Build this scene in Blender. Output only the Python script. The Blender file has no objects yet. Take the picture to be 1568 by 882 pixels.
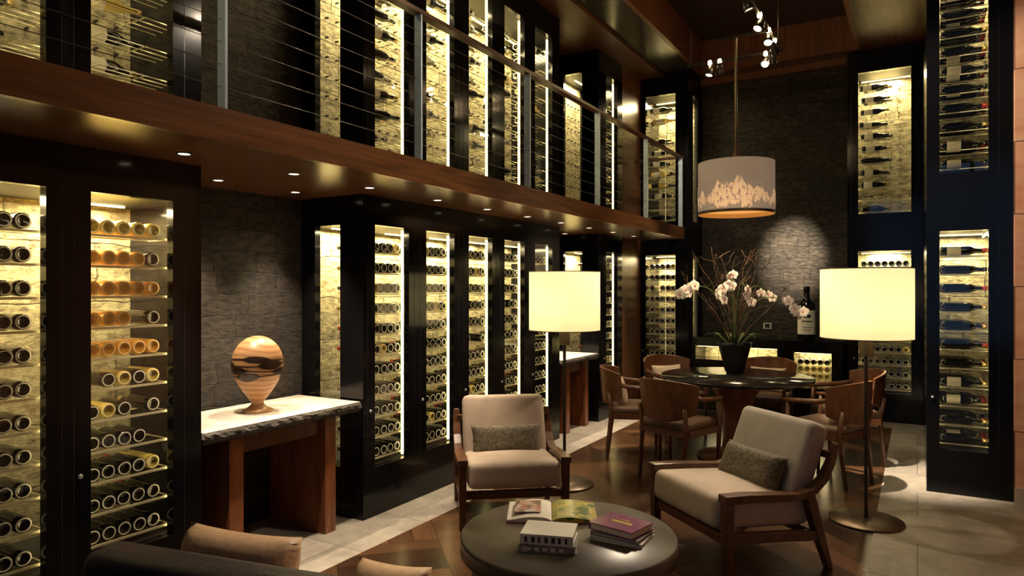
import bpy, math, random
from mathutils import Matrix, Vector
random.seed(7)
R=math.radians
# ---------------------------------------------------------------- materials
def newmat(name):
    m=bpy.data.materials.new(name); m.use_nodes=True
    nt=m.node_tree; nt.nodes.clear()
    out=nt.nodes.new('ShaderNodeOutputMaterial')
    return m,nt,out
def pbsdf(nt,out,rough=.5,metal=0):
    b=nt.nodes.new('ShaderNodeBsdfPrincipled'); b.inputs['Roughness'].default_value=rough
    b.inputs['Metallic'].default_value=metal
    nt.links.new(b.outputs[0],out.inputs[0]); return b
def c4(c): return (c[0],c[1],c[2],1)
def simple(name,col,rough=.5,metal=0,emit=None,es=0,noise=0,nscale=30,bump=0,spec=None,coat=0):
    m,nt,out=newmat(name); b=pbsdf(nt,out,rough,metal)
    b.inputs['Base Color'].default_value=c4(col)
    if spec is not None: b.inputs['Specular IOR Level'].default_value=spec
    if coat: b.inputs['Coat Weight'].default_value=coat
    if emit: b.inputs['Emission Color'].default_value=c4(emit); b.inputs['Emission Strength'].default_value=es
    if noise or bump:
        tc=nt.nodes.new('ShaderNodeTexCoord'); n=nt.nodes.new('ShaderNodeTexNoise')
        n.inputs['Scale'].default_value=nscale; n.inputs['Detail'].default_value=5
        nt.links.new(tc.outputs['Object'],n.inputs['Vector'])
        r=nt.nodes.new('ShaderNodeValToRGB')
        r.color_ramp.elements[0].position=.3; r.color_ramp.elements[1].position=.7
        r.color_ramp.elements[0].color=c4([x*(1-noise) for x in col]); r.color_ramp.elements[1].color=c4([min(1,x*(1+noise)) for x in col])
        nt.links.new(n.outputs['Fac'],r.inputs[0]); nt.links.new(r.outputs[0],b.inputs['Base Color'])
        if bump:
            bp=nt.nodes.new('ShaderNodeBump'); bp.inputs['Strength'].default_value=bump; bp.inputs['Distance'].default_value=.02
            nt.links.new(n.outputs['Fac'],bp.inputs['Height']); nt.links.new(bp.outputs[0],b.inputs['Normal'])
    return m
def wood(name,ca,cb,stretch=(1,12,12),scale=3,rough=.35):
    m,nt,out=newmat(name); b=pbsdf(nt,out,rough)
    tc=nt.nodes.new('ShaderNodeTexCoord'); mp=nt.nodes.new('ShaderNodeMapping'); mp.inputs['Scale'].default_value=stretch
    n=nt.nodes.new('ShaderNodeTexNoise'); n.inputs['Scale'].default_value=scale; n.inputs['Detail'].default_value=6; n.inputs['Distortion'].default_value=.6
    r=nt.nodes.new('ShaderNodeValToRGB'); r.color_ramp.elements[0].position=.3; r.color_ramp.elements[1].position=.72
    r.color_ramp.elements[0].color=c4(ca); r.color_ramp.elements[1].color=c4(cb)
    nt.links.new(tc.outputs['Object'],mp.inputs[0]); nt.links.new(mp.outputs[0],n.inputs['Vector']); nt.links.new(n.outputs['Fac'],r.inputs[0]); nt.links.new(r.outputs[0],b.inputs['Base Color'])
    return m
def stone(name,axis,c1,c2,mortar,bw=.55,bh=.19,bump=.8,msize=.006,rough=.75,nscale=9,dist=.0,bdist=.03,ov=.8):
    m,nt,out=newmat(name); b=pbsdf(nt,out,rough); L=nt.links.new
    tc=nt.nodes.new('ShaderNodeTexCoord'); sp=nt.nodes.new('ShaderNodeSeparateXYZ'); cb=nt.nodes.new('ShaderNodeCombineXYZ')
    L(tc.outputs['Object'],sp.inputs[0])
    a,bb={'yz':(1,2),'xz':(0,2),'xy':(0,1)}[axis]
    L(sp.outputs[a],cb.inputs[0]); L(sp.outputs[bb],cb.inputs[1])
    vec=cb.outputs[0]
    if dist:
        dn=nt.nodes.new('ShaderNodeTexNoise'); dn.inputs['Scale'].default_value=7; dn.inputs['Detail'].default_value=3; L(cb.outputs[0],dn.inputs['Vector'])
        vm=nt.nodes.new('ShaderNodeVectorMath'); vm.operation='SCALE'; vm.inputs['Scale'].default_value=dist; L(dn.outputs['Color'],vm.inputs[0])
        va=nt.nodes.new('ShaderNodeVectorMath'); va.operation='ADD'; L(cb.outputs[0],va.inputs[0]); L(vm.outputs[0],va.inputs[1]); vec=va.outputs[0]
    br=nt.nodes.new('ShaderNodeTexBrick'); br.inputs['Scale'].default_value=1; br.inputs['Brick Width'].default_value=bw; br.inputs['Row Height'].default_value=bh
    br.inputs['Mortar Size'].default_value=msize; br.inputs['Color1'].default_value=c4(c1); br.inputs['Color2'].default_value=c4(c2); br.inputs['Mortar'].default_value=c4(mortar); br.inputs['Bias'].default_value=-.1
    if dist: br.inputs['Mortar Smooth'].default_value=.6; br.offset_frequency=2; br.squash=.7; br.squash_frequency=3
    L(vec,br.inputs['Vector'])
    n=nt.nodes.new('ShaderNodeTexNoise'); n.inputs['Scale'].default_value=nscale; n.inputs['Detail'].default_value=9; n.inputs['Roughness'].default_value=.72
    mp=nt.nodes.new('ShaderNodeMapping'); mp.inputs['Scale'].default_value=(1,1,2.2) if axis!='xy' else (1,1,1)
    L(tc.outputs['Object'],mp.inputs[0]); L(mp.outputs[0],n.inputs['Vector'])
    rp=nt.nodes.new('ShaderNodeValToRGB'); rp.color_ramp.elements[0].position=.3; rp.color_ramp.elements[1].position=.7; L(n.outputs['Fac'],rp.inputs[0])
    mx=nt.nodes.new('ShaderNodeMix'); mx.data_type='RGBA'; mx.blend_type='OVERLAY'; mx.inputs[0].default_value=ov
    L(br.outputs['Color'],mx.inputs[6]); L(rp.outputs[0] if dist else n.outputs['Fac'],mx.inputs[7]); L(mx.outputs[2],b.inputs['Base Color'])
    ad=nt.nodes.new('ShaderNodeMath'); ad.operation='SUBTRACT'; L(n.outputs['Fac'],ad.inputs[0]); L(br.outputs['Fac'],ad.inputs[1])
    bp=nt.nodes.new('ShaderNodeBump'); bp.inputs['Strength'].default_value=bump; bp.inputs['Distance'].default_value=bdist
    L(ad.outputs[0],bp.inputs['Height']); L(bp.outputs[0],b.inputs['Normal'])
    return m
def parquet(name):
    m,nt,out=newmat(name); b=pbsdf(nt,out,.25); L=nt.links.new
    tc=nt.nodes.new('ShaderNodeTexCoord'); mp=nt.nodes.new('ShaderNodeMapping'); mp.inputs['Rotation'].default_value=(0,0,R(45))
    L(tc.outputs['Object'],mp.inputs[0])
    def bricks(rot):
        m2=nt.nodes.new('ShaderNodeMapping'); m2.inputs['Rotation'].default_value=(0,0,rot); L(mp.outputs[0],m2.inputs[0])
        br=nt.nodes.new('ShaderNodeTexBrick'); br.offset=0; br.inputs['Scale'].default_value=1; br.inputs['Brick Width'].default_value=.6; br.inputs['Row Height'].default_value=.15
        br.inputs['Mortar Size'].default_value=.002; br.inputs['Color1'].default_value=c4((.022,.010,.005)); br.inputs['Color2'].default_value=c4((.115,.055,.026)); br.inputs['Mortar'].default_value=c4((.01,.005,.003))
        L(m2.outputs[0],br.inputs['Vector'])
        m3=nt.nodes.new('ShaderNodeMapping'); m3.inputs['Scale'].default_value=(2,25,1); L(m2.outputs[0],m3.inputs[0])
        n=nt.nodes.new('ShaderNodeTexNoise'); n.inputs['Scale'].default_value=2; n.inputs['Detail'].default_value=5; L(m3.outputs[0],n.inputs['Vector'])
        mx=nt.nodes.new('ShaderNodeMix'); mx.data_type='RGBA'; mx.blend_type='OVERLAY'; mx.inputs[0].default_value=.6
        L(br.outputs['Color'],mx.inputs[6]); L(n.outputs['Fac'],mx.inputs[7]); return mx.outputs[2]
    a=bricks(0); c=bricks(R(90))
    ck=nt.nodes.new('ShaderNodeTexChecker'); ck.inputs['Scale'].default_value=1/.6; ck.inputs['Color1'].default_value=(0,0,0,1); ck.inputs['Color2'].default_value=(1,1,1,1)
    L(mp.outputs[0],ck.inputs['Vector'])
    mx=nt.nodes.new('ShaderNodeMix'); mx.data_type='RGBA'; L(ck.outputs['Fac'],mx.inputs[0]); L(a,mx.inputs[6]); L(c,mx.inputs[7])
    L(mx.outputs[2],b.inputs['Base Color']); return m
def pane(name):
    m,nt,out=newmat(name); L=nt.links.new
    t=nt.nodes.new('ShaderNodeBsdfTransparent'); t.inputs[0].default_value=(.96,.97,.95,1)
    g=nt.nodes.new('ShaderNodeBsdfGlossy'); g.inputs['Roughness'].default_value=.01
    f=nt.nodes.new('ShaderNodeLayerWeight'); f.inputs[0].default_value=.5
    p=nt.nodes.new('ShaderNodeMath'); p.operation='POWER'; p.inputs[1].default_value=4; L(f.outputs['Facing'],p.inputs[0])
    q=nt.nodes.new('ShaderNodeMath'); q.operation='MULTIPLY_ADD'; q.inputs[1].default_value=.85; q.inputs[2].default_value=.08; L(p.outputs[0],q.inputs[0])
    mx=nt.nodes.new('ShaderNodeMixShader'); L(q.outputs[0],mx.inputs[0]); L(t.outputs[0],mx.inputs[1]); L(g.outputs[0],mx.inputs[2]); L(mx.outputs[0],out.inputs[0]); return m
def emis(name,col,s):
    m,nt,out=newmat(name); e=nt.nodes.new('ShaderNodeEmission'); e.inputs[0].default_value=c4(col); e.inputs[1].default_value=s
    nt.links.new(e.outputs[0],out.inputs[0]); return m
def shade_mat(name,col,emitc,es,tr=.5):
    m,nt,out=newmat(name); L=nt.links.new
    d=nt.nodes.new('ShaderNodeBsdfDiffuse'); d.inputs[0].default_value=c4(col)
    t=nt.nodes.new('ShaderNodeBsdfTranslucent'); t.inputs[0].default_value=c4(col)
    mx=nt.nodes.new('ShaderNodeMixShader'); mx.inputs[0].default_value=tr; L(d.outputs[0],mx.inputs[1]); L(t.outputs[0],mx.inputs[2])
    e=nt.nodes.new('ShaderNodeEmission'); e.inputs[0].default_value=c4(emitc); e.inputs[1].default_value=es
    a=nt.nodes.new('ShaderNodeAddShader'); L(mx.outputs[0],a.inputs[0]); L(e.outputs[0],a.inputs[1]); L(a.outputs[0],out.inputs[0]); return m

BLACK=simple('black_lacquer',(.005,.005,.006),.13,spec=.3)
BLACKM=simple('black_matte',(.008,.008,.008),.5)
FASCIA=wood('walnut_fascia',(.10,.038,.012),(.26,.105,.036),(10,.7,10),3,.28)
SOFFIT=wood('walnut_soffit',(.09,.038,.015),(.2,.088,.036),(10,.7,10),3,.25)
CEILW=wood('ceiling_wood',(.07,.026,.011),(.15,.056,.023),(8,.6,8),3,.4)
DKPANEL=simple('dark_ceiling_panel',(.05,.045,.03),.2)
COFFER=simple('coffer_brown',(.03,.015,.010),.5)
COLW=wood('column_wood',(.10,.036,.014),(.20,.075,.03),(10,10,.7),3,.35)
WALLW=stone('right_wood_tile','xz',(.78,.43,.29),(.70,.38,.25),(.2,.09,.05),1.2,.52,.05,.004,.5,5)
STL=stone('stone_left','yz',(.082,.064,.048),(.042,.034,.026),(.016,.013,.010),.46,.14,1,.004,.75,14,.06,.09,1)
STB=stone('stone_back','xz',(.082,.066,.050),(.042,.035,.027),(.016,.013,.010),.46,.14,1,.004,.75,14,.06,.09,1)
CABL=stone('cab_stone_left','yz',(.62,.55,.33),(.44,.39,.23),(.26,.22,.12),.5,.3,1.0,.006,.8,16,.05,.06,1)
CABB=stone('cab_stone_back','xz',(.62,.55,.33),(.44,.39,.23),(.26,.22,.12),.5,.3,1.0,.006,.8,16,.05,.06,1)
TILE=stone('floor_stone','xy',(.29,.255,.215),(.23,.205,.17),(.12,.11,.095),1.2,.6,.08,.004,.45,6)
PARQ=parquet('dark_parquet')
GLASS=pane('clear_glass')
LED=emis('led_warm',(1,.78,.30),5)
LEDH=emis('led_jamb',(1,.77,.36),9)
SHELF=simple('shelf_metal',(.85,.78,.52),.3,.4)
BG=simple('bottle_dark',(.005,.006,.004),.12)
BA=simple('bottle_amber_glow',(.68,.31,.03),.12,emit=(1,.45,.05),es=.06)  # amber glass, faint emission stands in for light coming through it
BY=simple('bottle_gold_glow',(.62,.46,.09),.12,emit=(1,.65,.15),es=.05)  # gold glass with weak emission imitating backlight
BAP=simple('amber_base_glow',(.44,.17,.015),.2,emit=(1,.45,.05),es=.05); BYP=simple('gold_base',(.33,.24,.04),.2)  # amber base also carries a little emission as painted backlight
BAR=simple('amber_rim_glint',(1,.72,.34),.2); BYR=simple('gold_rim_glint',(1,.9,.52),.2)  # rims brightened in colour, a painted highlight on the glass edge
BRING=simple('bottle_rim_glint',(.80,.76,.64),.25)  # pale rim colour paints the light caught by the dark glass
LABEL=simple('paper_label',(.8,.76,.62),.6)
CAPS=simple('capsule_gold',(.5,.36,.14),.3,.7)
CAPR=simple('capsule_red',(.3,.02,.02),.4)
MAH=wood('mahogany',(.12,.038,.015),(.26,.088,.034),(8,8,1),3,.3)
MAHD=wood('walnut_chair',(.072,.027,.012),(.155,.062,.027),(6,6,2),4,.3)
MARB=simple('console_stone',(.62,.55,.48),.4,noise=.18,nscale=12,bump=.1)
ROUGHE=simple('rough_stone_edge',(.06,.05,.042),.8,noise=.5,nscale=30,bump=1)
UPH=simple('beige_suede',(.50,.40,.31),.85,noise=.1,nscale=10)
UPG=simple('grey_suede',(.43,.385,.34),.85,noise=.1,nscale=10)
PIL=simple('olive_velvet',(.13,.105,.065),.75,noise=.55,nscale=60,bump=.3)
LEAD=simple('dark_leather',(.03,.024,.026),.4,noise=.2,nscale=60,bump=.15)
LEAT=simple('tan_leather',(.62,.40,.24),.45,noise=.12,nscale=40,bump=.1)
BRONZE=simple('bronze',(.14,.105,.07),.35,.8)
DKMET=simple('dark_metal',(.05,.045,.04),.35,.7)
STEEL=simple('brushed_steel',(.6,.62,.66),.3,.9)
POST=simple('post_steel_daylit',(.66,.84,1),.3,.1)  # steel posts, bluish window daylight put into the base colour
CABLE=simple('cable_steel',(.16,.15,.14),.4,.8)
CTOP=simple('coffee_top',(.095,.078,.06),.33,noise=.2,nscale=8)
DTOP=simple('dining_top',(.02,.017,.015),.12)
SEATL=simple('brown_leather_seat',(.12,.065,.04),.5)
CUSH=simple('cream_cushion',(.6,.48,.35),.8,noise=.1)

# ---------------------------------------------------------------- mesh builder
class MB:
    def __init__(s): s.v=[];s.f=[];s.m=[];s.s=[];s.mats=[]
    def mi(s,mat):
        if mat not in s.mats: s.mats.append(mat)
        return s.mats.index(mat)
    def add(s,vs,fs,mat,smooth=False,M=None):
        o=len(s.v)
        if M is not None: vs=[tuple(M@Vector(p)) for p in vs]
        s.v+= [tuple(p) for p in vs]
        ml=mat if isinstance(mat,list) else [mat]*len(fs)
        for f,mm in zip(fs,ml):
            s.f.append(tuple(i+o for i in f)); s.m.append(s.mi(mm)); s.s.append(smooth)
    def box(s,x0,x1,y0,y1,z0,z1,mat,M=None):
        vs=[(x0,y0,z0),(x1,y0,z0),(x1,y1,z0),(x0,y1,z0),(x0,y0,z1),(x1,y0,z1),(x1,y1,z1),(x0,y1,z1)]
        s.add(vs,[(0,3,2,1),(4,5,6,7),(0,1,5,4),(1,2,6,5),(2,3,7,6),(3,0,4,7)],mat,False,M)
    def rev(s,prof,mat,seg=32,M=None,smooth=True):
        vs=[];fs=[];ml=[]
        for r,z in prof:
            for k in range(seg):
                a=2*math.pi*k/seg; vs.append((r*math.cos(a),r*math.sin(a),z))
        for i in range(len(prof)-1):
            for k in range(seg):
                k2=(k+1)%seg
                fs.append((i*seg+k,i*seg+k2,(i+1)*seg+k2,(i+1)*seg+k)); ml.append(mat[i] if isinstance(mat,list) else mat)
        s.add(vs,fs,ml,smooth,M)
    def cyl(s,x,y,z0,z1,r,mat,seg=32,r2=None,M=None):
        r2=r if r2 is None else r2
        T=Matrix.Translation((x,y,0)); T=(M@T) if M is not None else T
        s.rev([(0,z0),(r,z0)],mat,seg,T,False); s.rev([(r,z0),(r2,z1)],mat,seg,T,True); s.rev([(r2,z1),(0,z1)],mat,seg,T,False)
    def tube(s,pts,rad,mat,seg=8,M=None,flat=None):
        pts=[Vector(p) for p in pts]; n=len(pts)
        if not isinstance(rad,(list,tuple)): rad=[rad]*n
        vs=[];fs=[]; up=Vector((0,0,1)); 
        d0=(pts[1]-pts[0]).normalized()
        if abs(d0.z)>.95: up=Vector((1,0,0))
        for i,p in enumerate(pts):
            d=(pts[min(i+1,n-1)]-pts[max(i-1,0)]).normalized()
            a=d.cross(up); 
            if a.length<1e-4: a=d.orthogonal()
            a.normalize(); b=a.cross(d).normalized(); up=b
            for k in range(seg):
                t=2*math.pi*(k+.5)/seg
                ca,sa=math.cos(t),math.sin(t)
                if flat:
                    q=max(abs(ca),abs(sa)); ca/=q; sa/=q
                    ca*=flat[0];sa*=flat[1]
                vs.append(p+a*ca*rad[i]+b*sa*rad[i])
        for i in range(n-1):
            for k in range(seg):
                k2=(k+1)%seg; fs.append((i*seg+k,i*seg+k2,(i+1)*seg+k2,(i+1)*seg+k))
        fs.append(tuple(range(seg))[::-1]); fs.append(tuple((n-1)*seg+k for k in range(seg)))
        s.add(vs,fs,mat,not flat,M)
    def rbox(s,c,h,r,mat,puff=0,M=None,n=5):
        def lin(hh):
            a=[-hh+r*t for t in (0,.12,.35,.65,1)]
            mid=[(-hh+r)+(2*(hh-r))*k/n for k in range(1,n)]
            return a+mid+[-x for x in a[::-1]]
        L=[lin(x) for x in h]; vs=[];fs=[]
        for ax in range(3):
            u,w=(ax+1)%3,(ax+2)%3
            for sg in (-1,1):
                o=len(vs); A=L[u];B=L[w]
                for a in A:
                    for b in B:
                        p=[0,0,0]; p[ax]=sg*h[ax]; p[u]=a;p[w]=b
                        q=[max(-(h[i]-r),min(h[i]-r,p[i])) for i in range(3)]
                        d=Vector(p)-Vector(q); d=d.normalized()*r if d.length>1e-7 else Vector((0,0,0))
                        e=Vector(q)+d
                        if puff:
                            k=[1-(e[i]/h[i])**2 for i in range(3)]
                            e.z+=puff*math.copysign(1,e.z)*k[0]*k[1]*abs(e.z)/h[2]
                            e.x+=puff*.4*e.x/h[0]*k[1]*k[2]; e.y+=puff*.4*e.y/h[1]*k[0]*k[2]
                        vs.append((e.x+c[0],e.y+c[1],e.z+c[2]))
                nb=len(B)
                for i in range(len(A)-1):
                    for j in range(nb-1):
                        f=(o+i*nb+j,o+(i+1)*nb+j,o+(i+1)*nb+j+1,o+i*nb+j+1)
                        fs.append(f if sg>0 else f[::-1])
        s.add(vs,fs,mat,True,M)
    def pillow(s,w,h,t,mat,M=None,n=16):
        vs=[];fs=[]
        for sg in (-1,1):
            o=len(vs)
            for i in range(n+1):
                for j in range(n+1):
                    u=-1+2*i/n; v=-1+2*j/n
                    th=t*(max(0,1-u**4)**.5)*(max(0,1-v**4)**.5)
                    pin=1-.07*(1-abs(v)**2)*abs(u)**3; pin2=1-.07*(1-abs(u)**2)*abs(v)**3
                    vs.append((u*w/2*pin,sg*th/2,v*h/2*pin2))
            for i in range(n):
                for j in range(n):
                    f=(o+i*(n+1)+j,o+(i+1)*(n+1)+j,o+(i+1)*(n+1)+j+1,o+i*(n+1)+j+1)
                    fs.append(f if sg<0 else f[::-1])
        s.add(vs,fs,mat,True,M)
    def build(s,name,parent=None,merge=False,bevel=0):
        me=bpy.data.meshes.new(name); me.from_pydata(s.v,[],s.f)
        for m in s.mats: me.materials.append(m)
        me.polygons.foreach_set('material_index',s.m); me.polygons.foreach_set('use_smooth',s.s); me.update()
        if merge:
            import bmesh
            bm=bmesh.new(); bm.from_mesh(me); bmesh.ops.remove_doubles(bm,verts=bm.verts,dist=1e-5); bm.to_mesh(me); bm.free()
        ob=bpy.data.objects.new(name,me); bpy.context.scene.collection.objects.link(ob)
        if parent: ob.parent=parent
        if bevel:
            b=ob.modifiers.new('bevel','BEVEL'); b.width=bevel; b.segments=2; b.limit_method='ANGLE'
        return ob
def empty(name,loc=(0,0,0),rz=0,sc=1):
    e=bpy.data.objects.new(name,None); e.empty_display_size=.1; e.location=loc; e.rotation_euler=(0,0,rz); e.scale=(sc,sc,sc)
    bpy.context.scene.collection.objects.link(e); return e
def light(kind,name,loc,energy,col=(1,.75,.42),parent=None,target=None,size=.1,sizey=None,angle=60,blend=.5):
    l=bpy.data.lights.new(name,kind); l.energy=energy; l.color=col
    if kind=='AREA':
        l.shape='RECTANGLE' if sizey else 'SQUARE'; l.size=size
        if sizey: l.size_y=sizey
    elif kind=='SPOT': l.spot_size=R(angle); l.spot_blend=blend; l.shadow_soft_size=size
    else: l.shadow_soft_size=size
    o=bpy.data.objects.new(name,l); o.location=loc; bpy.context.scene.collection.objects.link(o)
    if target is not None: o.rotation_euler=(Vector(target)-Vector(loc)).to_track_quat('-Z','Y').to_euler()
    if parent: o.parent=parent
    return o

# ---------------------------------------------------------------- room shell
XL=-3.17; XS=-3.77; YB=9.3; ZC=4.36
def boxobj(name,b,mat,bevel=0):
    m=MB(); m.box(*b,mat); return m.build(name,bevel=bevel)
f=MB(); f.box(-4,-2.8,-3.2,9.7,-.1,0,TILE); f.box(-.24,2.7,-3.2,9.7,-.1,0,TILE); f.box(-2.8,-.24,8.63,9.7,-.1,0,TILE); f.box(-2.8,-.24,-3.2,8.63,-.1,0,PARQ); f.build('floor')
boxobj('wall_left',(-4,XS,-3.2,9.7,0,4.8),STL)
w=MB(); w.box(-2.52,-.72,YB,9.55,0,4.8,STB); w.box(XS,2.7,9.55,9.7,0,4.8,STB); w.build('wall_back')
w=MB(); w.box(.6,2.6,6.05,6.2,0,4.8,WALLW); w.box(2.5,2.6,-3.2,6.05,0,4.8,WALLW); w.build('wall_right')
boxobj('baseboard_right',(.6,2.5,6.03,6.05,0,.12),simple('baseboard_stone',(.5,.44,.38),.5))
w=MB(); w.box(XS,-1.2,-3.2,-3.05,0,4.8,BLACKM); w.box(-1.2,1.9,-3.2,-3.05,3.9,4.8,BLACKM); w.box(-1.2,1.9,-3.2,-3.05,0,.5,BLACKM); w.box(1.9,2.5,-3.2,-3.05,0,4.8,BLACKM); w.build('wall_front')
WIN=emis('dusk_sky',(.3,.55,1),.35)
w=MB(); w.box(-1.2,1.9,-3.18,-3.16,.5,3.9,WIN)
for x in (-1.2,-.2,.85,1.85): w.box(x,x+.06,-3.15,-3.06,.5,3.9,BLACKM)
w.box(-1.2,1.9,-3.15,-3.06,2.2,2.28,BLACKM); w.build('window_1')
c=MB()
c.box(-4,-2.87,-3.2,9.7,4.32,4.9,CEILW); c.box(-2.87,-2.42,-3.2,9.7,ZC,4.9,DKPANEL)
c.box(-2.42,-.6,8.9,9.7,ZC,4.9,CEILW); c.box(-2.42,-.6,-3.2,8.9,4.75,4.9,COFFER); c.box(-.6,2.7,-3.2,9.7,ZC,4.9,CEILW)
c.build('ceiling')
t=MB(); t.box(-2.45,-2.40,-3,8.9,4.33,4.75,COLW); t.box(-.62,-.57,-3,8.9,4.33,4.75,COLW); t.box(-2.4,-.62,8.88,8.93,4.33,4.75,COLW); t.box(-2.52,-.72,9.24,9.3,4.28,4.36,COLW); t.build('trim_1')

# ---------------------------------------------------------------- bottles
def bottle_template(seg=14):
    prof=[(.010,0),(.008,.016),(.0,.025),(.0,.031),(.004,.0345),(.04,.035),(.13,.035),(.185,.035),(.215,.022),(.235,.0145),(.262,.0145),(.295,.0155),(.295,0)]
    vs=[];fs=[];tag=[]
    for z,r in prof:
        for k in range(seg):
            a=2*math.pi*k/seg; vs.append((r*math.cos(a),r*math.sin(a),z))
    tags=['p','p','r','b','b','l','b','b','b','b','c','c']
    for i in range(len(prof)-1):
        for k in range(seg):
            k2=(k+1)%seg; fs.append((i*seg+k,i*seg+k2,(i+1)*seg+k2,(i+1)*seg+k)); tag.append(tags[i])
    return vs,fs,tag
BT=bottle_template()
def put_bottle(mb,M,body,lab=None,cap=None,ring=None):
    pit={BA:BAP,BY:BYP}.get(body,body); rg=ring or {BA:BAR,BY:BYR}.get(body,BRING)
    mp={'b':body,'l':lab or body,'c':cap or CAPS,'r':rg,'p':pit}
    mb.add(BT[0],BT[1],[mp[t] for t in BT[2]],True,M)

ML=lambda X: Matrix(((0,-1,0,X),(1,0,0,0),(0,0,1,0),(0,0,0,1)))   # local u->+Y, w->-X
MBk=lambda Y: Matrix(((1,0,0,0),(0,1,0,Y),(0,0,1,0),(0,0,0,1)))   # local u->+X, w->+Y
LOW=(.33,1.98); UP=(2.42,4.08)
SEAM=simple('door_seam',(.05,.05,.055),.25,.6)
def cabinet(u0,u1,panels,M,depth,stonemat,nearglass=False,farglass=False,style='front',top=4.32,amber=False,energy=26,led=True):
    e=empty('wine_cabinet')
    F=MB();G=MB();S=MB();L=MB();B=MB();K=MB();H=MB()
    t=.05
    zz=[(0,LOW[0]),(LOW[1],UP[0]),(UP[1],top)]
    for a,b in zz: F.box(u0,u1,0,t,a,b,BLACK,M)
    edges=[u0]+[x for p in panels for x in p]+[u1]
    for lv in (LOW,UP):
        for i in range(0,len(edges),2): F.box(edges[i],edges[i+1],0,t,lv[0],lv[1],BLACK,M)
    for uu,flag in ((u0,nearglass),(u1-t,farglass)):
        if not flag: F.box(uu,uu+t,t,depth,0,top,BLACK,M)
        else:
            w0,w1=.21,.45
            F.box(uu,uu+t,t,w0,0,top,BLACK,M); F.box(uu,uu+t,w1,depth,0,top,BLACK,M)
            for a,b in zz: F.box(uu,uu+t,w0,w1,a,b,BLACK,M)
            for lv in (LOW,UP): G.add([(uu+.02,w0,lv[0]),(uu+.02,w1,lv[0]),(uu+.02,w1,lv[1]),(uu+.02,w0,lv[1])],[(0,1,2,3)],GLASS,False,M)
    for lv in (LOW,UP):
        F.box(u0+t,u1-t,t,depth-.03,lv[0]-.04,lv[0],BLACKM,M); F.box(u0+t,u1-t,t,depth-.03,lv[1],lv[1]+.04,BLACKM,M)
        K.box(u0+t,u1-t,depth-.03,depth-.005,lv[0],lv[1],stonemat,M)
    for pi,(a,b) in enumerate(panels):
        # door lock and seams
        H.rev([(0,.006),(.009,.006),(.011,0)],STEEL,14,M@Matrix.Translation((a-.045,0,.72))@Matrix.Rotation(R(90),4,'X'))
        for lv in (LOW,UP):
            for uu in (a-.075,b+.06):
                if u0+.01<uu<u1-.01: H.box(uu,uu+.003,-.0015,.0,lv[0]-.06,lv[1]+.06,SEAM,M)
        for li,lv in enumerate((LOW,UP)):
            G.add([(a,.02,lv[0]),(b,.02,lv[0]),(b,.02,lv[1]),(a,.02,lv[1])],[(0,1,2,3)],GLASS,False,M)
            if led:
                L.box(b-.006,b+.004,.055,.07,lv[0]+.01,lv[1]-.01,LED,M)
            # LED profiles fixed behind the door stiles, aimed into the cabinet
            L.box(b+.018,b+.03,.056,.068,lv[0]+.01,lv[1]-.01,LEDH,M)
            L.box(a-.03,a-.018,.056,.068,lv[0]+.01,lv[1]-.01,LEDH,M)
            if style=='side': L.box(b-.006,b+.004,.06,.5,lv[1]-.03,lv[1]-.012,LED,M)
            L.box(a+.01,b-.01,.40,.42,lv[1]-.012,lv[1]-.002,LED,M)
            lo=M@Vector(((a+b)/2,.36,lv[1]-.02))
            light('AREA','cabinet_light',lo,energy,(1,.80,.42),e,target=None,size=.3)
            n=11; pitch=.143
            z0=lv[0]+.075
            for r in range(n):
                z=z0+r*pitch
                if li==0 and style=='front':
                    S.box(a-.03,b+.03,.07,.078,z-.048,z-.037,SHELF,M); S.box(a-.03,b+.03,.25,.256,z-.044,z-.037,SHELF,M)
                    for uu in (a-.03,b+.024):S.box(uu,uu+.006,.07,.25,z-.046,z-.04,SHELF,M)
                    nb=int((b-a+.02)/.072); x0=(a+b)/2-(nb-1)*.036
                    for k in range(nb):
                        if random.random()<.03: continue
                        T=M@Matrix.Translation((x0+k*.072,.075+random.uniform(0,.01),z))@Matrix.Rotation(R(-90),4,'X')
                        body=BG
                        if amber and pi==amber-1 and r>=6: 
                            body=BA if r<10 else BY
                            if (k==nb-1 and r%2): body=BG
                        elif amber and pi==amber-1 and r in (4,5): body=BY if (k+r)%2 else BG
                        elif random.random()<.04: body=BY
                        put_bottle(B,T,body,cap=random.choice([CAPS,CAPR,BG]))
                elif style=='side':
                    S.box(a-.02,b+.02,.08,.086,z-.046,z-.038,SHELF,M); S.box(a-.02,b+.02,.3,.306,z-.046,z-.038,SHELF,M)
                    for k in range(4):
                        if random.random()<.12: continue
                        T=M@Matrix.Translation((a+.01,.12+k*.085,z))@Matrix.Rotation(R(90),4,'Y')
                        put_bottle(B,T,BG,lab=random.choice([LABEL,BG,BG]),cap=random.choice([CAPS,CAPR,CAPR,BG]))
                else:
                    for q in range(4):
                        S.box(a-.05,b+.08,.09+q*.06,.094+q*.06,z-.048,z-.044,SHELF,M)
                    for q in range(5):
                        uu=a-.02+q*(b-a+.04)/4
                        S.box(uu-.005,uu+.005,depth-.06,depth-.03,z+.02,z+.03,BLACKM,M)
                        if q%2: S.box(uu-.003,uu+.003,.08,.30,z-.05,z-.046,SHELF,M)
                    for q in range(2):
                        if random.random()<.8:
                            T=M@Matrix.Translation((a+random.uniform(0,.06),.12+q*.1,z-.009))@Matrix.Rotation(R(random.uniform(-14,14)),4,'Z')@Matrix.Rotation(R(90),4,'Y')
                            put_bottle(B,T,BG if random.random()<.85 else BY,lab=random.choice([LABEL,LABEL,BG]),cap=random.choice([CAPS,BG]))
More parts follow.
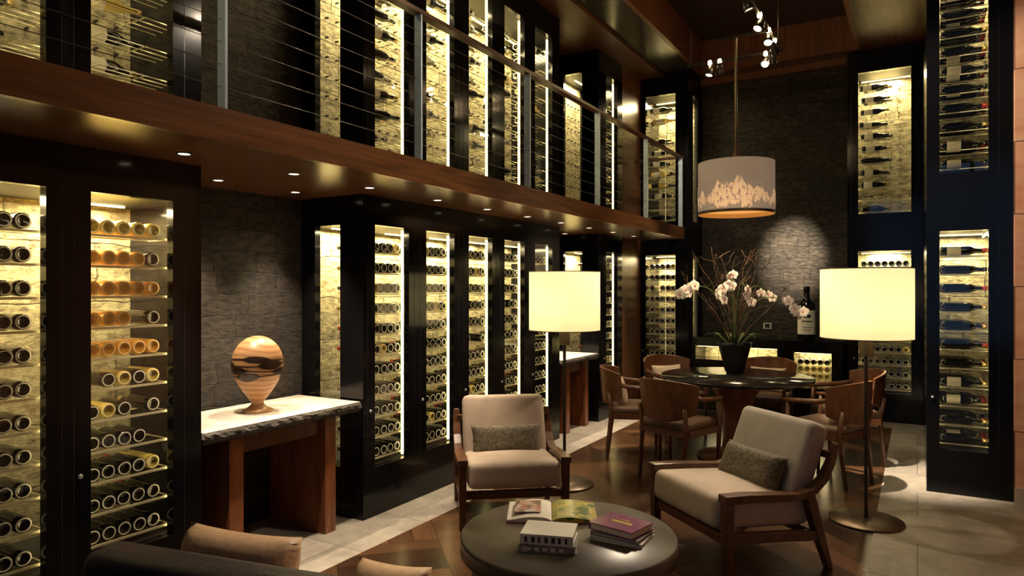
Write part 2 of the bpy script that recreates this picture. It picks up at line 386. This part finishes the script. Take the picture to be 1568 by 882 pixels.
    F.build('cabinet_frame',e); G.build('glass_panes',e); S.build('bottle_racks',e); L.build('led_strips',e); K.build('back_panel',e); B.build('wine_bottles',e); H.build('door_hardware',e)
    return e
cabinet(-.2,2.205,[(.52,.905),(1.09,1.477),(1.66,2.05)],ML(XL),.58,CABL,amber=3,led=False)
cabinet(3.40,6.30,[(3.515+.565*k,3.875+.565*k) for k in range(5)],ML(XL),.58,CABL,nearglass=True)
cabinet(7.30,8.03,[(7.52,7.88)],ML(XL),.58,CABL,nearglass=True)
cabinet(-3.168,-2.53,[(-3.10,-2.70)],MBk(8.7),.62,CABB,farglass=True,led=False)
cabinet(-.715,.055,[(-.60,-.06)],MBk(9.0),.5,CABB,led=False,energy=32)
cabinet(.06,.60,[(.145,.45)],MBk(6.1),.62,CABB,style='side',led=False,energy=22)
boxobj('wall_cabinet_return',(.06,.6,6.73,9.55,0,4.36),BLACK)
boxobj('wood_column',(XS,XL,8.035,8.695,0,4.32),COLW)
boxobj('wall_left_panel',(XS,XL,-3.05,-.205,0,4.32),BLACK)

# ---------------------------------------------------------------- balcony
BX=-2.5
e=empty('balcony')
m=MB(); m.box(XL+.003,BX-.03,-3.0,8.4,2.175,2.30,SOFFIT); m.box(XS+.003,XL+.003,2.21,3.395,2.175,2.30,SOFFIT); m.box(XS+.003,XL+.003,6.305,7.295,2.175,2.30,SOFFIT); m.build('slab',e)
m=MB(); m.box(BX-.03,BX,-3.0,8.4,2.165,2.305,FASCIA); m.box(XL+.003,BX,8.4,8.43,2.165,2.305,FASCIA); m.build('fascia',e)
r=empty('balcony_railing')
m=MB()
for y in (-2,-.76,.56,1.86,3.18,4.49,5.80,7.1,8.36): m.box(BX-.055,BX-.005,y-.006,y+.006,2.305,3.16,POST)
m.build('posts',r)
m=MB(); m.box(BX-.06,BX,-3,8.39,3.16,3.185,MAHD); m.box(XL+.05,BX-.06,8.33,8.39,3.16,3.185,MAHD); m.build('handrail',r)
m=MB()
for k in range(8): m.tube([(BX-.03,-3,2.40+k*.095),(BX-.03,8.36,2.40+k*.095)],.0018,CABLE,6)
m.build('cables',r)
def downlight(x,y,z=2.175,en=14,ang=75,tgt=None):
    e=empty('recessed_downlight',(x,y,z))
    m=MB(); m.rev([(.036,-.004),(.028,-.004),(.026,.0)],STEEL,24); m.build('bezel',e)
    m=MB(); m.rev([(0,-.002),(.026,-.002)],emis_dl,24,smooth=False); m.build('lens',e)
    light('SPOT','downlight_spot',(0,0,-.02),en,(1,.80,.56),e,target=(0,0,-1) if not tgt else tgt,size=.02,angle=ang,blend=.8)
emis_dl=emis('downlight_lens',(1,.85,.6),6)
for y in (1.95,2.6,3.2,3.9,4.55,5.2,5.85,6.5,7.15,7.8): downlight(-2.93,y,en=130,ang=50)
for y in (2.53,3.1,6.55,7.05): downlight(-3.48,y,en=110,ang=72)

# ---------------------------------------------------------------- consoles
def console(y0,y1):
    e=empty('console_table')
    m=MB(); n=40
    x1=XL+.03; x0=XS+.03
    m.box(x0,x1-.02,y0,y1,.765,.80,MARB)
    vs=[];fs=[]
    for i in range(n+1):
        y=y0+(y1-y0)*i/n
        for z,o in ((.80,0),(.785,.012),(.765,.014),(.75,.005),(.74,-.008)):
            vs.append((x1-.02+(o+random.uniform(-.005,.005) if o else 0),y,z+ (random.uniform(-.004,.004) if z<.79 else 0)))
    for i in range(n):
        for j in range(4): fs.append((i*5+j,i*5+j+1,(i+1)*5+j+1,(i+1)*5+j))
    m.add(vs,fs,ROUGHE)
    m.box(x0,x1-.03,y0+.005,y1-.005,.735,.765,ROUGHE)
    m.build('stone_top',e)
    m=MB(); w=.09
    for y in (y0+.18,y1-.18-w): m.box(x0+.03,x1-.06,y,y+w,0,.735,MAH)
    m.box(x0+.05,x1-.10,y0+.18+w,y1-.18-w,.63,.735,MAHD)
    m.build('legs',e)
console(2.215,3.36); console(6.33,7.26)

# egg sculpture
e=empty('egg_sculpture',(-3.45,2.78,.80))
def egg_mat():
    m,nt,out=newmat('layered_wood'); b=pbsdf(nt,out,.4); L=nt.links.new
    tc=nt.nodes.new('ShaderNodeTexCoord'); n=nt.nodes.new('ShaderNodeTexNoise'); n.inputs['Scale'].default_value=3; L(tc.outputs['Object'],n.inputs['Vector'])
    sp=nt.nodes.new('ShaderNodeSeparateXYZ'); L(tc.outputs['Object'],sp.inputs[0])
    a=nt.nodes.new('ShaderNodeMath'); a.operation='MULTIPLY_ADD'; a.inputs[1].default_value=.10; L(n.outputs['Fac'],a.inputs[0]); L(sp.outputs[2],a.inputs[2])
    w=nt.nodes.new('ShaderNodeMath'); w.operation='MULTIPLY'; w.inputs[1].default_value=190; L(a.outputs[0],w.inputs[0])
    s=nt.nodes.new('ShaderNodeMath'); s.operation='SINE'; L(w.outputs[0],s.inputs[0])
    r=nt.nodes.new('ShaderNodeValToRGB'); r.color_ramp.elements[0].color=(.36,.17,.065,1); r.color_ramp.elements[1].color=(.50,.28,.125,1); r.color_ramp.elements[1].position=.6
    mr=nt.nodes.new('ShaderNodeMapRange'); mr.inputs[1].default_value=-1; L(s.outputs[0],mr.inputs[0]); L(mr.outputs[0],r.inputs[0])
    L(r.outputs[0],b.inputs['Base Color']); return m
EGG=egg_mat()
EDK=simple('dark_burl',(.03,.014,.008),.3,noise=.6,nscale=18)
def eggr(z):
    t=(z-.06)/.40
    if t>=.58: return .150*max(0,1-((t-.58)/.42)**2)**.5
    return .036+.114*math.sin(math.pi/2*max(0,t)/.58)**1.0
prof=[(0,0),(.088,0),(.092,.010),(.06,.024),(.038,.045)]
for i in range(36):
    t=i/35; z=.06+.40*(1-(1-t)**1.35); prof.append((eggr(z),z))
prof[-1]=(0,.46)
m=MB(); m.rev(prof,EGG,40); m.build('egg_body',e)
m=MB()
for zc,amp in ((.225,.022),(.255,.018),(.29,.024),(.325,.016)):
    vs=[];fs=[];N=64
    for k in range(N):
        a=2*math.pi*k/N; hh=.004+amp*max(0,math.sin(3*a+zc*50))**.6
        for dz in (-hh,0,hh):
            z=zc+dz+.005*math.sin(2*a+zc*90)
            rr=eggr(z)+(.0025 if dz==0 else .001)
            vs.append((rr*math.cos(a),rr*math.sin(a),z))
    for k in range(N):
        k2=(k+1)%N
        for j in range(2): fs.append((k*3+j,k2*3+j,k2*3+j+1,k*3+j+1))
    m.add(vs,fs,EDK,True)
m.build('burl_bands',e)

# ---------------------------------------------------------------- armchairs
def armchair(loc,f,uph,sc=1):
    e=empty('armchair',(loc[0],loc[1],0),math.atan2(f[0],-f[1]),sc)
    W=.335
    m=MB()
    for sx in (-1,1):
        x=sx*W
        m.tube([(x,-.31,0),(x,-.315,.2),(x,-.31,.43)],[.020,.024,.026],MAHD,4,flat=(1,1))
        pts=[(x,-.345,.435),(x,-.2,.43),(x,-.02,.415),(x,.12,.405),(x,.22,.425),(x,.29,.48),(x,.34,.56),(x,.375,.66)]
        m.tube(pts,[.034,.036,.034,.030,.029,.028,.026,.020],MAHD,4,flat=(1,.6))
        m.tube([(x,.19,.41),(x,.25,.22),(x,.33,0)],[.028,.026,.018],MAHD,4,flat=(1,1))
        m.tube([(x,-.30,.235),(x,.24,.19)],.026,MAHD,4,flat=(.8,1))
    m.tube([(-W,-.30,.22),(W,-.30,.22)],.024,MAHD,4,flat=(1,1)); m.tube([(-W,.25,.19),(W,.25,.19)],.024,MAHD,4,flat=(1,1))
    m.tube([(-W,.35,.60),(W,.35,.60)],.02,MAHD,4,flat=(1,1))
    m.build('wood_frame',e,bevel=.005)
    m=MB(); Ms=Matrix.Translation((0,-.055,.33))@Matrix.Rotation(R(-4),4,'X')
    m.rbox((0,0,0),(.30,.305,.083),.04,UPH,.02,Ms); m.build('seat_cushion',e,True)
    m=MB(); Mb=Matrix.Translation((0,.245,.54))@Matrix.Rotation(R(-22),4,'X')
    m.rbox((0,0,0),(.298,.068,.235),.045,uph,.0,Mb); 
    m.build('back_cushion',e,True)
    m=MB(); Mp=Matrix.Translation((0,.10,.475))@Matrix.Rotation(R(-24),4,'X')
    m.pillow(.50,.23,.13,PIL,Mp); m.build('lumbar_pillow',e,True)
    return e
armchair((-2.43,4.04),(.62,-.78),UPH,1.0)
armchair((-.91,4.10),(-.64,-.77),UPG,1.04)

# ---------------------------------------------------------------- floor lamps
SH=shade_mat('lamp_shade',(.92,.88,.74),(1,.82,.44),.40,.5)
def floor_lamp(x,y):
    e=empty('floor_lamp',(x,y,0))
    m=MB(); m.rev([(0,0),(.225,0),(.23,.006),(.225,.014),(.03,.02),(0,.02)],BRONZE,48); m.build('base',e)
    m=MB(); m.cyl(0,0,.018,1.12,.012,DKMET,16); m.cyl(0,0,1.10,1.30,.042,BRONZE,24); m.cyl(0,0,1.30,1.40,.02,BRONZE,16)
    for k in range(3):
        a=k*2.094; m.tube([(0,0,1.62),(.276*math.cos(a),.276*math.sin(a),1.67)],.003,DKMET,6)
    m.tube([(0,0,1.38),(0,0,1.63)],.004,DKMET,6)
    m.build('pole',e)
    m=MB(); m.rev([(.275,1.215),(.28,1.215),(.28,1.68),(.275,1.68),(.275,1.215)],SH,64); m.build('shade',e)
    m=MB(); m.rev([(.282,1.215),(.282,1.221)],BRONZE,64); m.rev([(.282,1.674),(.282,1.68)],BRONZE,64); m.build('shade_trim',e)
    m=MB(); m.rbox((0,0,1.46),(.035,.035,.045),.033,emis_b); m.build('bulb',e,True)
    light('POINT','bulb_light',(.0,.0,1.47),8,(1,.80,.48),e,size=.06)
emis_b=emis('bulb_glow',(1,.85,.5),20)
floor_lamp(-2.40,4.855); floor_lamp(-.293,5.106)

# ---------------------------------------------------------------- coffee table
e=empty('coffee_table',(-1.44,2.95,0))
m=MB(); m.rev([(0,.29),(.50,.29),(.515,.30),(.515,.37),(.508,.38),(0,.38)],CTOP,96); m.build('top',e)
m=MB(); m.rev([(.46,0),(.46,.29)],LEAD,96); m.rev([(.47,.0),(.47,.03),(.46,.03)],DKMET,96); m.build('drum_base',e)
def book(mb,cx,cy,z,w,d,t,rot,cov,pg):
    M=Matrix.Translation((cx,cy,z))@Matrix.Rotation(rot,4,'Z')
    c=.004
    mb.box(-w/2,w/2,-d/2,d/2,0,c,cov,M); mb.box(-w/2,w/2,-d/2,d/2,t-c,t,cov,M); mb.box(-w/2,-w/2+c,-d/2,d/2,c,t-c,cov,M)
    mb.box(-w/2+c,w/2-.006,-d/2+.006,d/2-.006,c,t-c,pg,M)
PG=simple('pages',(.75,.70,.60),.7,noise=.1,nscale=200)
CW=simple('cover_white',(.78,.77,.75),.35); CG=simple('cover_grey',(.22,.22,.22),.4,noise=.3,nscale=25); CP=simple('cover_purple',(.22,.018,.14),.25); CR=simple('cover_plum',(.4,.06,.2),.3); TX=simple('text_black',(.03,.03,.03),.5); GOLD=simple('gold_foil',(.6,.42,.12),.3,.8)
rb=R(20)
e=empty('book_stack',(-1.435,2.75,.38),rb); m=MB()
book(m,0,0,0,.25,.19,.035,R(4),CG,PG); book(m,.0,0,.035,.235,.18,.045,R(-2),CW,PG)
for k,wd in enumerate((.012,.016,.010,.014,.016,.012,.01)): m.box(-.10+k*.03,-.10+k*.03+wd,-.0915,-.0905,.045,.07,TX)
for k in range(5): m.box(-.09+k*.036,-.07+k*.036,-.0965,-.0955,.01,.025,CW)
m.box(-.118,.116,-.0905,-.086,.037,.078,CW); m.box(-.125,.12,-.0955,-.09,.002,.034,CG)
m.build('books',e)
e=empty('book_stack',(-1.19,3.02,.38),R(-5)); m=MB()
book(m,0,0,0,.25,.20,.018,R(8),CW,PG); book(m,0,0,.018,.24,.19,.016,R(2),CG,PG); book(m,-.01,.005,.034,.235,.19,.034,R(-6),CP,PG)
m.box(-.06,.05,-.01,.012,.0682,.069,GOLD,Matrix.Rotation(R(-6),4,'Z')); m.box(-.03,.02,.03,.04,.0682,.069,GOLD,Matrix.Rotation(R(-6),4,'Z')); m.build('books',e)
def photo(name,a,b,c):
    m,nt,out=newmat(name); bb=pbsdf(nt,out,.3); L=nt.links.new
    tc=nt.nodes.new('ShaderNodeTexCoord'); n=nt.nodes.new('ShaderNodeTexVoronoi'); n.inputs['Scale'].default_value=28; L(tc.outputs['Object'],n.inputs['Vector'])
    r=nt.nodes.new('ShaderNodeValToRGB'); r.color_ramp.elements[0].color=c4(a); r.color_ramp.elements[1].color=c4(c); q=r.color_ramp.elements.new(.5); q.color=c4(b)
    s=nt.nodes.new('ShaderNodeSeparateColor'); L(n.outputs['Color'],s.inputs[0]); L(s.outputs[0],r.inputs[0]); L(r.outputs[0],bb.inputs['Base Color']); return m
PH1=photo('page_photo_a',(.05,.03,.02),(.45,.12,.08),(.5,.5,.55)); PH2=photo('page_photo_b',(.06,.12,.02),(.5,.42,.05),(.3,.25,.1))
e=empty('open_book',(-1.63,3.15,.38),R(28),1.12); m=MB()
for sg,mt in ((-1,PG),(1,PH2)):
    vs=[];fs=[];N=10
    for i in range(N+1):
        u=i/N; x=sg*(.20*u+.002); z=.012+.02*math.sin(math.pi*min(1,u*1.1))**.7*(1-.6*u)
        vs+=[(x,-.13,z),(x,.13,z),(x,-.13,.004),(x,.13,.004)]
    for i in range(N):
        a=i*4;b=a+4
        fs+=[(a,b,b+1,a+1) if sg>0 else (a,a+1,b+1,b),(a,a+2,b+2,b),(a+1,b+1,b+3,a+3)]
    fs.append((N*4,N*4+1,N*4+3,N*4+2))
    m.add(vs,fs,mt,False)
    m.box(min(sg*.205,0),max(sg*.205,0),-.135,.135,0,.004,CR)
m.box(-.17,-.05,-.08,.09,.0335,.034,PH1)
m.build('pages',e)

# ---------------------------------------------------------------- dining set
e=empty('dining_table',(-1.425,6.41,0))
m=MB(); m.rev([(0,.71),(.62,.71),(.66,.722),(.668,.735),(.665,.75),(0,.75)],DTOP,96); m.build('top',e)
m=MB(); m.rev([(0,0),(.34,0),(.345,.02),(.33,.03),(.13,.06),(.11,.2),(.12,.4),(.16,.55),(.24,.68),(.26,.71)],MAH,64); m.build('pedestal',e)
def dchair(x,y,cush=False,tx=-1.425,ty=6.41):
    d=Vector((tx-x,ty-y)).normalized()
    e=empty('dining_chair',(x,y,0),math.atan2(d.x,-d.y))
    m=MB()
    for sx in (-1,1):
        m.tube([(sx*.235,-.22,0),(sx*.245,-.215,.42),(sx*.25,-.205,.63)],[.014,.020,.017],MAHD,8)
        m.tube([(sx*.20,.25,0),(sx*.215,.20,.42),(sx*.22,.235,.60)],[.014,.021,.018],MAHD,8)
        m.tube([(sx*.25,-.25,.64),(sx*.262,-.10,.648),(sx*.262,.05,.66),(sx*.25,.14,.68)],[.018,.022,.022,.02],MAHD,8)
    m.box(-.24,.24,-.22,-.18,.37,.42,MAHD); m.box(-.22,.22,.18,.22,.37,.42,MAHD)
    for sx in (-1,1): m.box(min(sx*.22,sx*.25),max(sx*.22,sx*.25),-.2,.2,.37,.42,MAHD)
    m.build('frame',e)
    m=MB(); N=20; vs=[];fs=[]
    for i in range(N+1):
        a=R(-68+136*i/N); k=math.cos(a)
        zt=.70+.125*max(0,k)**.5; zb=.615-.13*max(0,k)**.8
        for rr,z in ((.262,zb),(.262+.03,zt),(.286+.03,zt),(.286,zb)):
            vs.append((rr*math.sin(a),.02+rr*math.cos(a)*.95,z))
    for i in range(N):
        for j in range(4): fs.append((i*4+j,(i+1)*4+j,(i+1)*4+(j+1)%4,i*4+(j+1)%4))
    fs+=[(0,1,2,3),(N*4+3,N*4+2,N*4+1,N*4)]
    m.add([(p[0],p[1],p[2]) for p in vs],fs,MAHD,False); m.build('back_panel',e,bevel=.006)
    m=MB(); m.rbox((0,-.01,.445),(.235,.225,.035),.03,SEATL,.01); m.build('seat',e,True)
    if cush:
        m=MB(); m.pillow(.36,.26,.12,CUSH,Matrix.Translation((0,.13,.60))@Matrix.Rotation(R(-14),4,'X')); m.build('cushion',e,True)
dchair(-1.70,5.56); dchair(-2.27,6.05,True); dchair(-2.2,7.05,True); dchair(-1.35,7.32,True); dchair(-.62,6.07,True); dchair(-.55,6.80)

# pendant
PX,PY=-1.425,6.41
e=empty('pendant_lamp',(PX,PY,0))
PSH=shade_mat('pendant_shade',(.42,.36,.29),(.55,.44,.32),.22,.3)
PIN=simple('pendant_lining',(.55,.3,.1),.4,emit=(1,.45,.1),es=.2)
m=MB(); m.rev([(.335,2.22),(.335,2.69)],PSH,72); m.rev([(.331,2.69),(.331,2.22)],PIN,72); m.rev([(.331,2.69),(.335,2.69)],BRONZE,72); m.rev([(.331,2.22),(.337,2.22),(.337,2.245)],BRONZE,72); m.build('shade',e)
m=MB(); N=480; vs=[];fs=[]
def tri(x): return abs((x%1)*2-1)
def ridge(a):
    v=.055*math.cos(3*(a+1.37))
    for fq,am,ph in ((11,.075,.2),(23,.035,.7),(51,.02,.9),(97,.01,.3)): v+=am*(tri(a*fq/(2*math.pi)+ph)-.5)
    return v
for i in range(N+1):
    a=2*math.pi*i/N; top=2.435+ridge(a); bot=2.285+.05*(tri(a*9/6.283)-.5)+.03*(tri(a*29/6.283)-.5)+.015*(tri(a*71/6.283)-.5)-.02*math.cos(3*(a+1.37))
    vs+=[(.3375*math.cos(a),.3375*math.sin(a),min(bot,top-.01)),(.3375*math.cos(a),.3375*math.sin(a),top)]
for i in range(N): fs.append((i*2,i*2+2,i*2+3,i*2+1))
def mtn():
    mt,nt,out=newmat('mountain_print'); L=nt.links.new
    tc=nt.nodes.new('ShaderNodeTexCoord'); n=nt.nodes.new('ShaderNodeTexNoise'); n.inputs['Scale'].default_value=16; n.inputs['Detail'].default_value=8; n.inputs['Roughness'].default_value=.75; n.inputs['Distortion'].default_value=.3
    mp=nt.nodes.new('ShaderNodeMapping'); mp.inputs['Scale'].default_value=(2.4,2.4,1.1); mp.inputs['Rotation'].default_value=(R(35),R(35),0)
    L(tc.outputs['Object'],mp.inputs[0]); L(mp.outputs[0],n.inputs['Vector']); r=nt.nodes.new('ShaderNodeValToRGB')
    r.color_ramp.elements[0].color=(.22,.16,.11,1); r.color_ramp.elements[1].color=(.80,.50,.27,1); r.color_ramp.elements[0].position=.43; r.color_ramp.elements[1].position=.49
    L(n.outputs['Fac'],r.inputs[0]); b=pbsdf(nt,out,.6); L(r.outputs[0],b.inputs['Base Color']); L(r.outputs[0],b.inputs['Emission Color']); b.inputs['Emission Strength'].default_value=.55; return mt
m.add(vs,fs,mtn(),True); m.build('mountain_print',e)
m=MB(); m.cyl(0,0,2.26,2.27,.325,emis('pendant_diffuser',(1,.42,.1),.9),48); m.cyl(0,0,2.62,3.838,.011,BRONZE,12); m.cyl(0,0,2.69,2.78,.03,BRONZE,16)
for k in range(3):
    a=k*2.094; m.tube([(0,0,2.66),(.331*math.cos(a),.331*math.sin(a),2.67)],.004,DKMET,6)
m.build('stem',e)
light('SPOT','pendant_spot',(0,0,2.2),50,(1,.72,.4),e,size=.12,angle=115,blend=.8)
light('POINT','pendant_up',(0,0,2.6),8,(1,.7,.4),e,size=.08)

# track lights
e=empty('track_light')
m=MB(); m.box(-1.175,-1.145,3.2,7.16,3.88,3.90,DKMET); m.box(-2.1,-1.145,7.13,7.16,3.88,3.90,DKMET); m.box(-1.6,-1.145,6.395,6.425,3.84,3.86,DKMET); m.box(-1.17,-1.15,6.40,6.42,3.86,3.88,DKMET)
for x,y in ((-1.16,3.6),(-1.16,5.4),(-1.16,7.0),(-2.05,7.145)): m.tube([(x,y,3.9),(x,y,4.75)],.005,DKMET,6)
m.build('track',e)
def head(x,y,tgt,en,ang,z=3.80,blend=.6):
    p=Vector((x,y,z)); q=(Vector(tgt)-p).to_track_quat('-Z','Y'); M=Matrix.Translation(p)@q.to_matrix().to_4x4()
    m=MB(); m.rev([(0,.07),(.025,.07),(.04,-.03),(.04,-.05),(.034,-.05),(.034,-.04)],DKMET,20,M); m.tube([p,(x,y,3.89)],.006,DKMET,6); 
    m.rev([(0,-.04),(.034,-.04)],emis_h,20,M,False)
    m.rbox(tuple(p+Vector((0,0,.085))),(.020,.020,.026),.018,emis_h,0,None,2)
    m.build('spot_head',e)
    light('SPOT','spot_beam',tuple(M@Vector((0,0,-.06))),en,(1,.82,.60),e,target=tgt,size=.03,angle=ang,blend=blend)
emis_h=emis('spot_lens',(1,.72,.36),40)
head(-1.16,6.1,(-2.3,4.0,.3),300,34)
head(-1.16,6.5,(-1.0,4.1,.3),250,34)
head(-1.22,7.05,(-1.37,9.3,1.95),3200,19,blend=1)
head(-1.30,7.14,(-1.4,2.95,.4),330,26)
head(-1.75,7.14,(-2.6,9.2,2.2),60,60)
head(-1.85,7.14,(-2.5,6.3,.2),90,60)
head(-1.16,6.8,(-.3,9.0,.6),80,60)
head(-1.16,4.4,(-1.3,6.4,.6),110,45)
head(-1.16,5.6,(.0,6.45,0),2300,22,blend=1)
head(-1.16,3.6,(-2.5,2.6,1.9),80,70)
head(-1.16,4.0,(-1.9,1.65,.6),300,34)  # extra head added to brighten the sofa pillow
head(-1.16,5.0,(.4,4.2,0),110,60)
head(-1.16,5.3,(1.2,6.05,2.2),260,60)  # extra head added to brighten the right wood wall
for y in (4.4,6.8): light('POINT','coffer_fill',(-1.16,y,4.0),5,(1,.6,.3),e,size=.05)  # fill lamps without a fixture, added above the track to lift the ceiling

# ---------------------------------------------------------------- orchids
e=empty('orchid_arrangement',(-1.49,6.64,.75),R(30.7))
VB=simple('vase_black',(.01,.01,.01),.25); TW=simple('twig',(.085,.048,.028),.8); GR=simple('leaf_green',(.07,.13,.03),.4); PET=simple('petal_white',(.85,.80,.75),.5); PC=simple('orchid_lip',(.6,.12,.15),.5)
m=MB(); m.rev([(0,0),(.075,0),(.085,.01),(.11,.1),(.15,.26),(.16,.29),(.15,.29),(.13,.22),(0,.22)],VB,40); m.build('vase',e)
random.seed(11)
m=MB()
for k in range(20):
    a=random.uniform(0,6.28); sp=random.uniform(.1,.6); hh=random.uniform(.6,1.12); ph=random.uniform(0,6); pts=[]
    for i in range(15):
        t=i/14; wob=.035*math.sin(t*9+ph)*t
        pts.append((math.cos(a)*sp*t**1.2+wob+random.uniform(-.008,.008),math.sin(a)*sp*.7*t+wob*.6,.2+hh*t*(1-.12*t)))
    m.tube(pts,[.0065*(1-.65*i/14) for i in range(15)],TW,6)
    for j in (6,9,12):
        b=Vector(pts[j]); dd=Vector((random.uniform(-.18,.18),random.uniform(-.1,.1),random.uniform(.04,.18)))
        m.tube([b,b+dd*.35+Vector((.018,0,.012)),b+dd*.7+Vector((-.012,0,.0)),b+dd],[.0035,.003,.002,.0015],TW,5)
m.build('twigs',e)
m=MB()
for k in range(9):
    a=k*.7+.2; L0=.22; vs=[];fs=[]
    for i in range(7):
        t=i/6; rr=.06+L0*t; z=.27+.10*math.sin(t*2.2); wd=.03*math.sin(math.pi*min(.97,t+.12))
        ca,sa=math.cos(a),math.sin(a)
        vs+=[(rr*ca-wd*sa,rr*sa+wd*ca,z),(rr*ca,rr*sa,z-.008),(rr*ca+wd*sa,rr*sa-wd*ca,z)]
    for i in range(6):
        for j in range(2): fs.append((i*3+j,i*3+j+1,i*3+j+4,i*3+j+3))
    m.add(vs,fs,GR,True)
m.build('leaves',e)
def flower(mb,p,s,yaw,tilt):
    M=Matrix.Translation(p)@Matrix.Rotation(yaw,4,'Z')@Matrix.Rotation(tilt,4,'X')@Matrix.Scale(s,4)
    for k in range(5):
        a=k*2*math.pi/5+math.pi/2; wide=.55 if k in (1,4) else .36
        ca,sa=math.cos(a),math.sin(a); vs=[];fs=[]
        for i in range(6):
            t=i/5; rr=.08+.92*t; wd=wide*math.sin(math.pi*(t*.88+.08))**.7
            for q in (-1,0,1):
                vs.append((rr*ca-q*wd*sa,-.12*math.sin(t*3)+.06*abs(q),rr*sa+q*wd*ca))
        for i in range(5):
            for j in range(2): fs.append((i*3+j,i*3+j+1,i*3+j+4,i*3+j+3))
        mb.add(vs,fs,PET,True,M)
    mb.rbox((0,-.12,-.1),(.13,.12,.16),.1,PC,0,M,2)
st=MB(); fl=MB()
def spray(end,top,n,spread=.26):
    P0=Vector((0,0,.25)); P1=Vector((end[0]*.25,end[1]*.3,top+.1)); P2=Vector(end)
    def B(t): return (1-t)**2*P0+2*t*(1-t)*P1+t*t*P2
    st.tube([B(i/14) for i in range(15)],.004,GR,6)
    for k in range(n):
        t=1-spread*k/n; q=B(t)
        flower(fl,q+Vector((random.uniform(-.035,.035),-.03+random.uniform(-.03,.03),random.uniform(-.05,.02))),random.uniform(.042,.058),random.uniform(-.8,.8),random.uniform(-.4,.4))
spray((-.56,-.05,.72),.95,7); spray((-.16,-.12,.70),1.05,8); spray((-.04,.1,.82),1.1,5); spray((.10,-.08,.70),1.05,3); spray((.62,-.05,.56),.88,7); spray((.38,.08,.70),.98,3)
st.build('stems',e); fl.build('flowers',e)

# ---------------------------------------------------------------- credenza
e=empty('credenza')
m=MB(); x0,x1,y0,y1=-2.5,-.74,8.75,9.28
m.box(x0,x1,y0,y1,.87,.92,BLACK); m.box(x0,x1,y0,y1,0,.36,BLACK); m.box(x0,x1,y1-.02,y1,.36,.87,BLACK)
m.box(x0,x0+.05,y0,y1,.36,.87,BLACK); m.box(-1.46,-1.27,y0,y1,.36,.87,BLACK); m.box(-.86,x1,y0,y1,.36,.87,BLACK); m.box(x0+.05,-1.46,y0,y1,.36,.64,BLACK)
m.box(x0+.05,-1.46,y0,y1,.81,.87,BLACK); m.box(-1.27,-.86,y0,y1,.78,.87,BLACK)
m.box(x0+.05,-1.46,y1-.04,y1-.02,.64,.81,CABB); m.box(-1.27,-.86,y1-.04,y1-.02,.36,.78,CABB)
m.build('carcass',e)
m=MB(); m.box(x0+.06,-1.47,y0+.05,y0+.07,.80,.808,LED); m.box(-1.26,-.87,y0+.05,y0+.07,.77,.778,LED); m.build('led_strips',e)
light('AREA','niche_light',(-1.065,9.02,.765),9,(1,.8,.4),e,size=.35); light('AREA','niche_light_wide',(-1.95,9.02,.80),14,(1,.8,.4),e,size=.8,sizey=.3)
m=MB()
for r in range(4):
    for k in range(5):
        put_bottle(m,Matrix.Translation((-1.21+k*.073,8.84,.41+r*.085))@Matrix.Rotation(R(-90),4,'X'),BY if r<3 else BG,ring=BYR)
m.build('white_wine_bottles',e)
e=empty('wine_bottle',(-1.16,8.98,.92))
m=MB(); m.rev([(0,0),(.085,0),(.098,.01),(.10,.04),(.10,.37),(.09,.43),(.05,.48),(.035,.51),(.033,.60),(.037,.605),(.037,.65),(0,.65)],BG,32); m.build('glass_body',e)
m=MB(); m.rev([(.1015,.07),(.1015,.36)],LABEL,32,smooth=True)
def arc(z0,z1,a0,a1):
    vs=[];fs=[]
    for i in range(9):
        a=R(a0+(a1-a0)*i/8); vs+=[(.1025*math.cos(a),.1025*math.sin(a),z0),(.1025*math.cos(a),.1025*math.sin(a),z1)]
    for i in range(8): fs.append((i*2,i*2+2,i*2+3,i*2+1))
    m.add(vs,fs,TX)
arc(.27,.31,-100,-55); arc(.22,.235,-115,-45); arc(.15,.158,-110,-50); arc(.12,.127,-105,-55)
m.build('label',e)
o=MB(); o.box(-1.72,-1.62,YB-.012,YB-.0,1.02,1.10,STEEL); o.box(-1.70,-1.64,YB-.014,YB-.012,1.035,1.085,BLACKM); o.build('wall_outlet')

# ---------------------------------------------------------------- sofa
e=empty('sofa',(-1.48,1.38,0),R(11.5))
m=MB(); m.rbox((0,-.0,.395),(.82,.085,.33),.06,LEAD); m.rbox((0,.35,.22),(.80,.32,.14),.05,LEAD); m.rbox((-.77,.28,.32),(.07,.32,.20),.05,LEAD); m.rbox((.77,.28,.32),(.07,.32,.20),.05,LEAD)
m.build('body',e,True)
m=MB(); m.rbox((-.36,.35,.385),(.33,.28,.055),.04,LEAD,.01); m.rbox((.36,.35,.385),(.33,.28,.055),.04,LEAD,.01); m.build('seat_cushions',e,True)
m=MB(); 
for x in (-.72,.72):
    for y in (0,.6): m.cyl(x,y,0,.09,.02,DKMET,12)
m.build('feet',e)
m=MB(); m.pillow(.48,.34,.20,LEAT,Matrix.Translation((-.49,.25,.545))@Matrix.Rotation(R(-16),4,'X')); m.pillow(.26,.30,.15,LEAT,Matrix.Translation((.12,.22,.545))@Matrix.Rotation(R(-16),4,'X')); m.build('leather_pillows',e,True)

# ---------------------------------------------------------------- world, camera
w=bpy.data.worlds.new('World'); bpy.context.scene.world=w; w.use_nodes=True
w.node_tree.nodes['Background'].inputs[0].default_value=(.05,.035,.02,1); w.node_tree.nodes['Background'].inputs[1].default_value=.2
cam=bpy.data.cameras.new('camera'); co=bpy.data.objects.new('camera',cam); bpy.context.scene.collection.objects.link(co)
co.location=(0,0,1.55); co.rotation_euler=(R(90),0,R(30.7)); cam.lens=24; cam.sensor_width=36; cam.clip_start=.02
bpy.context.scene.camera=co
bpy.context.scene.view_settings.view_transform='Standard'
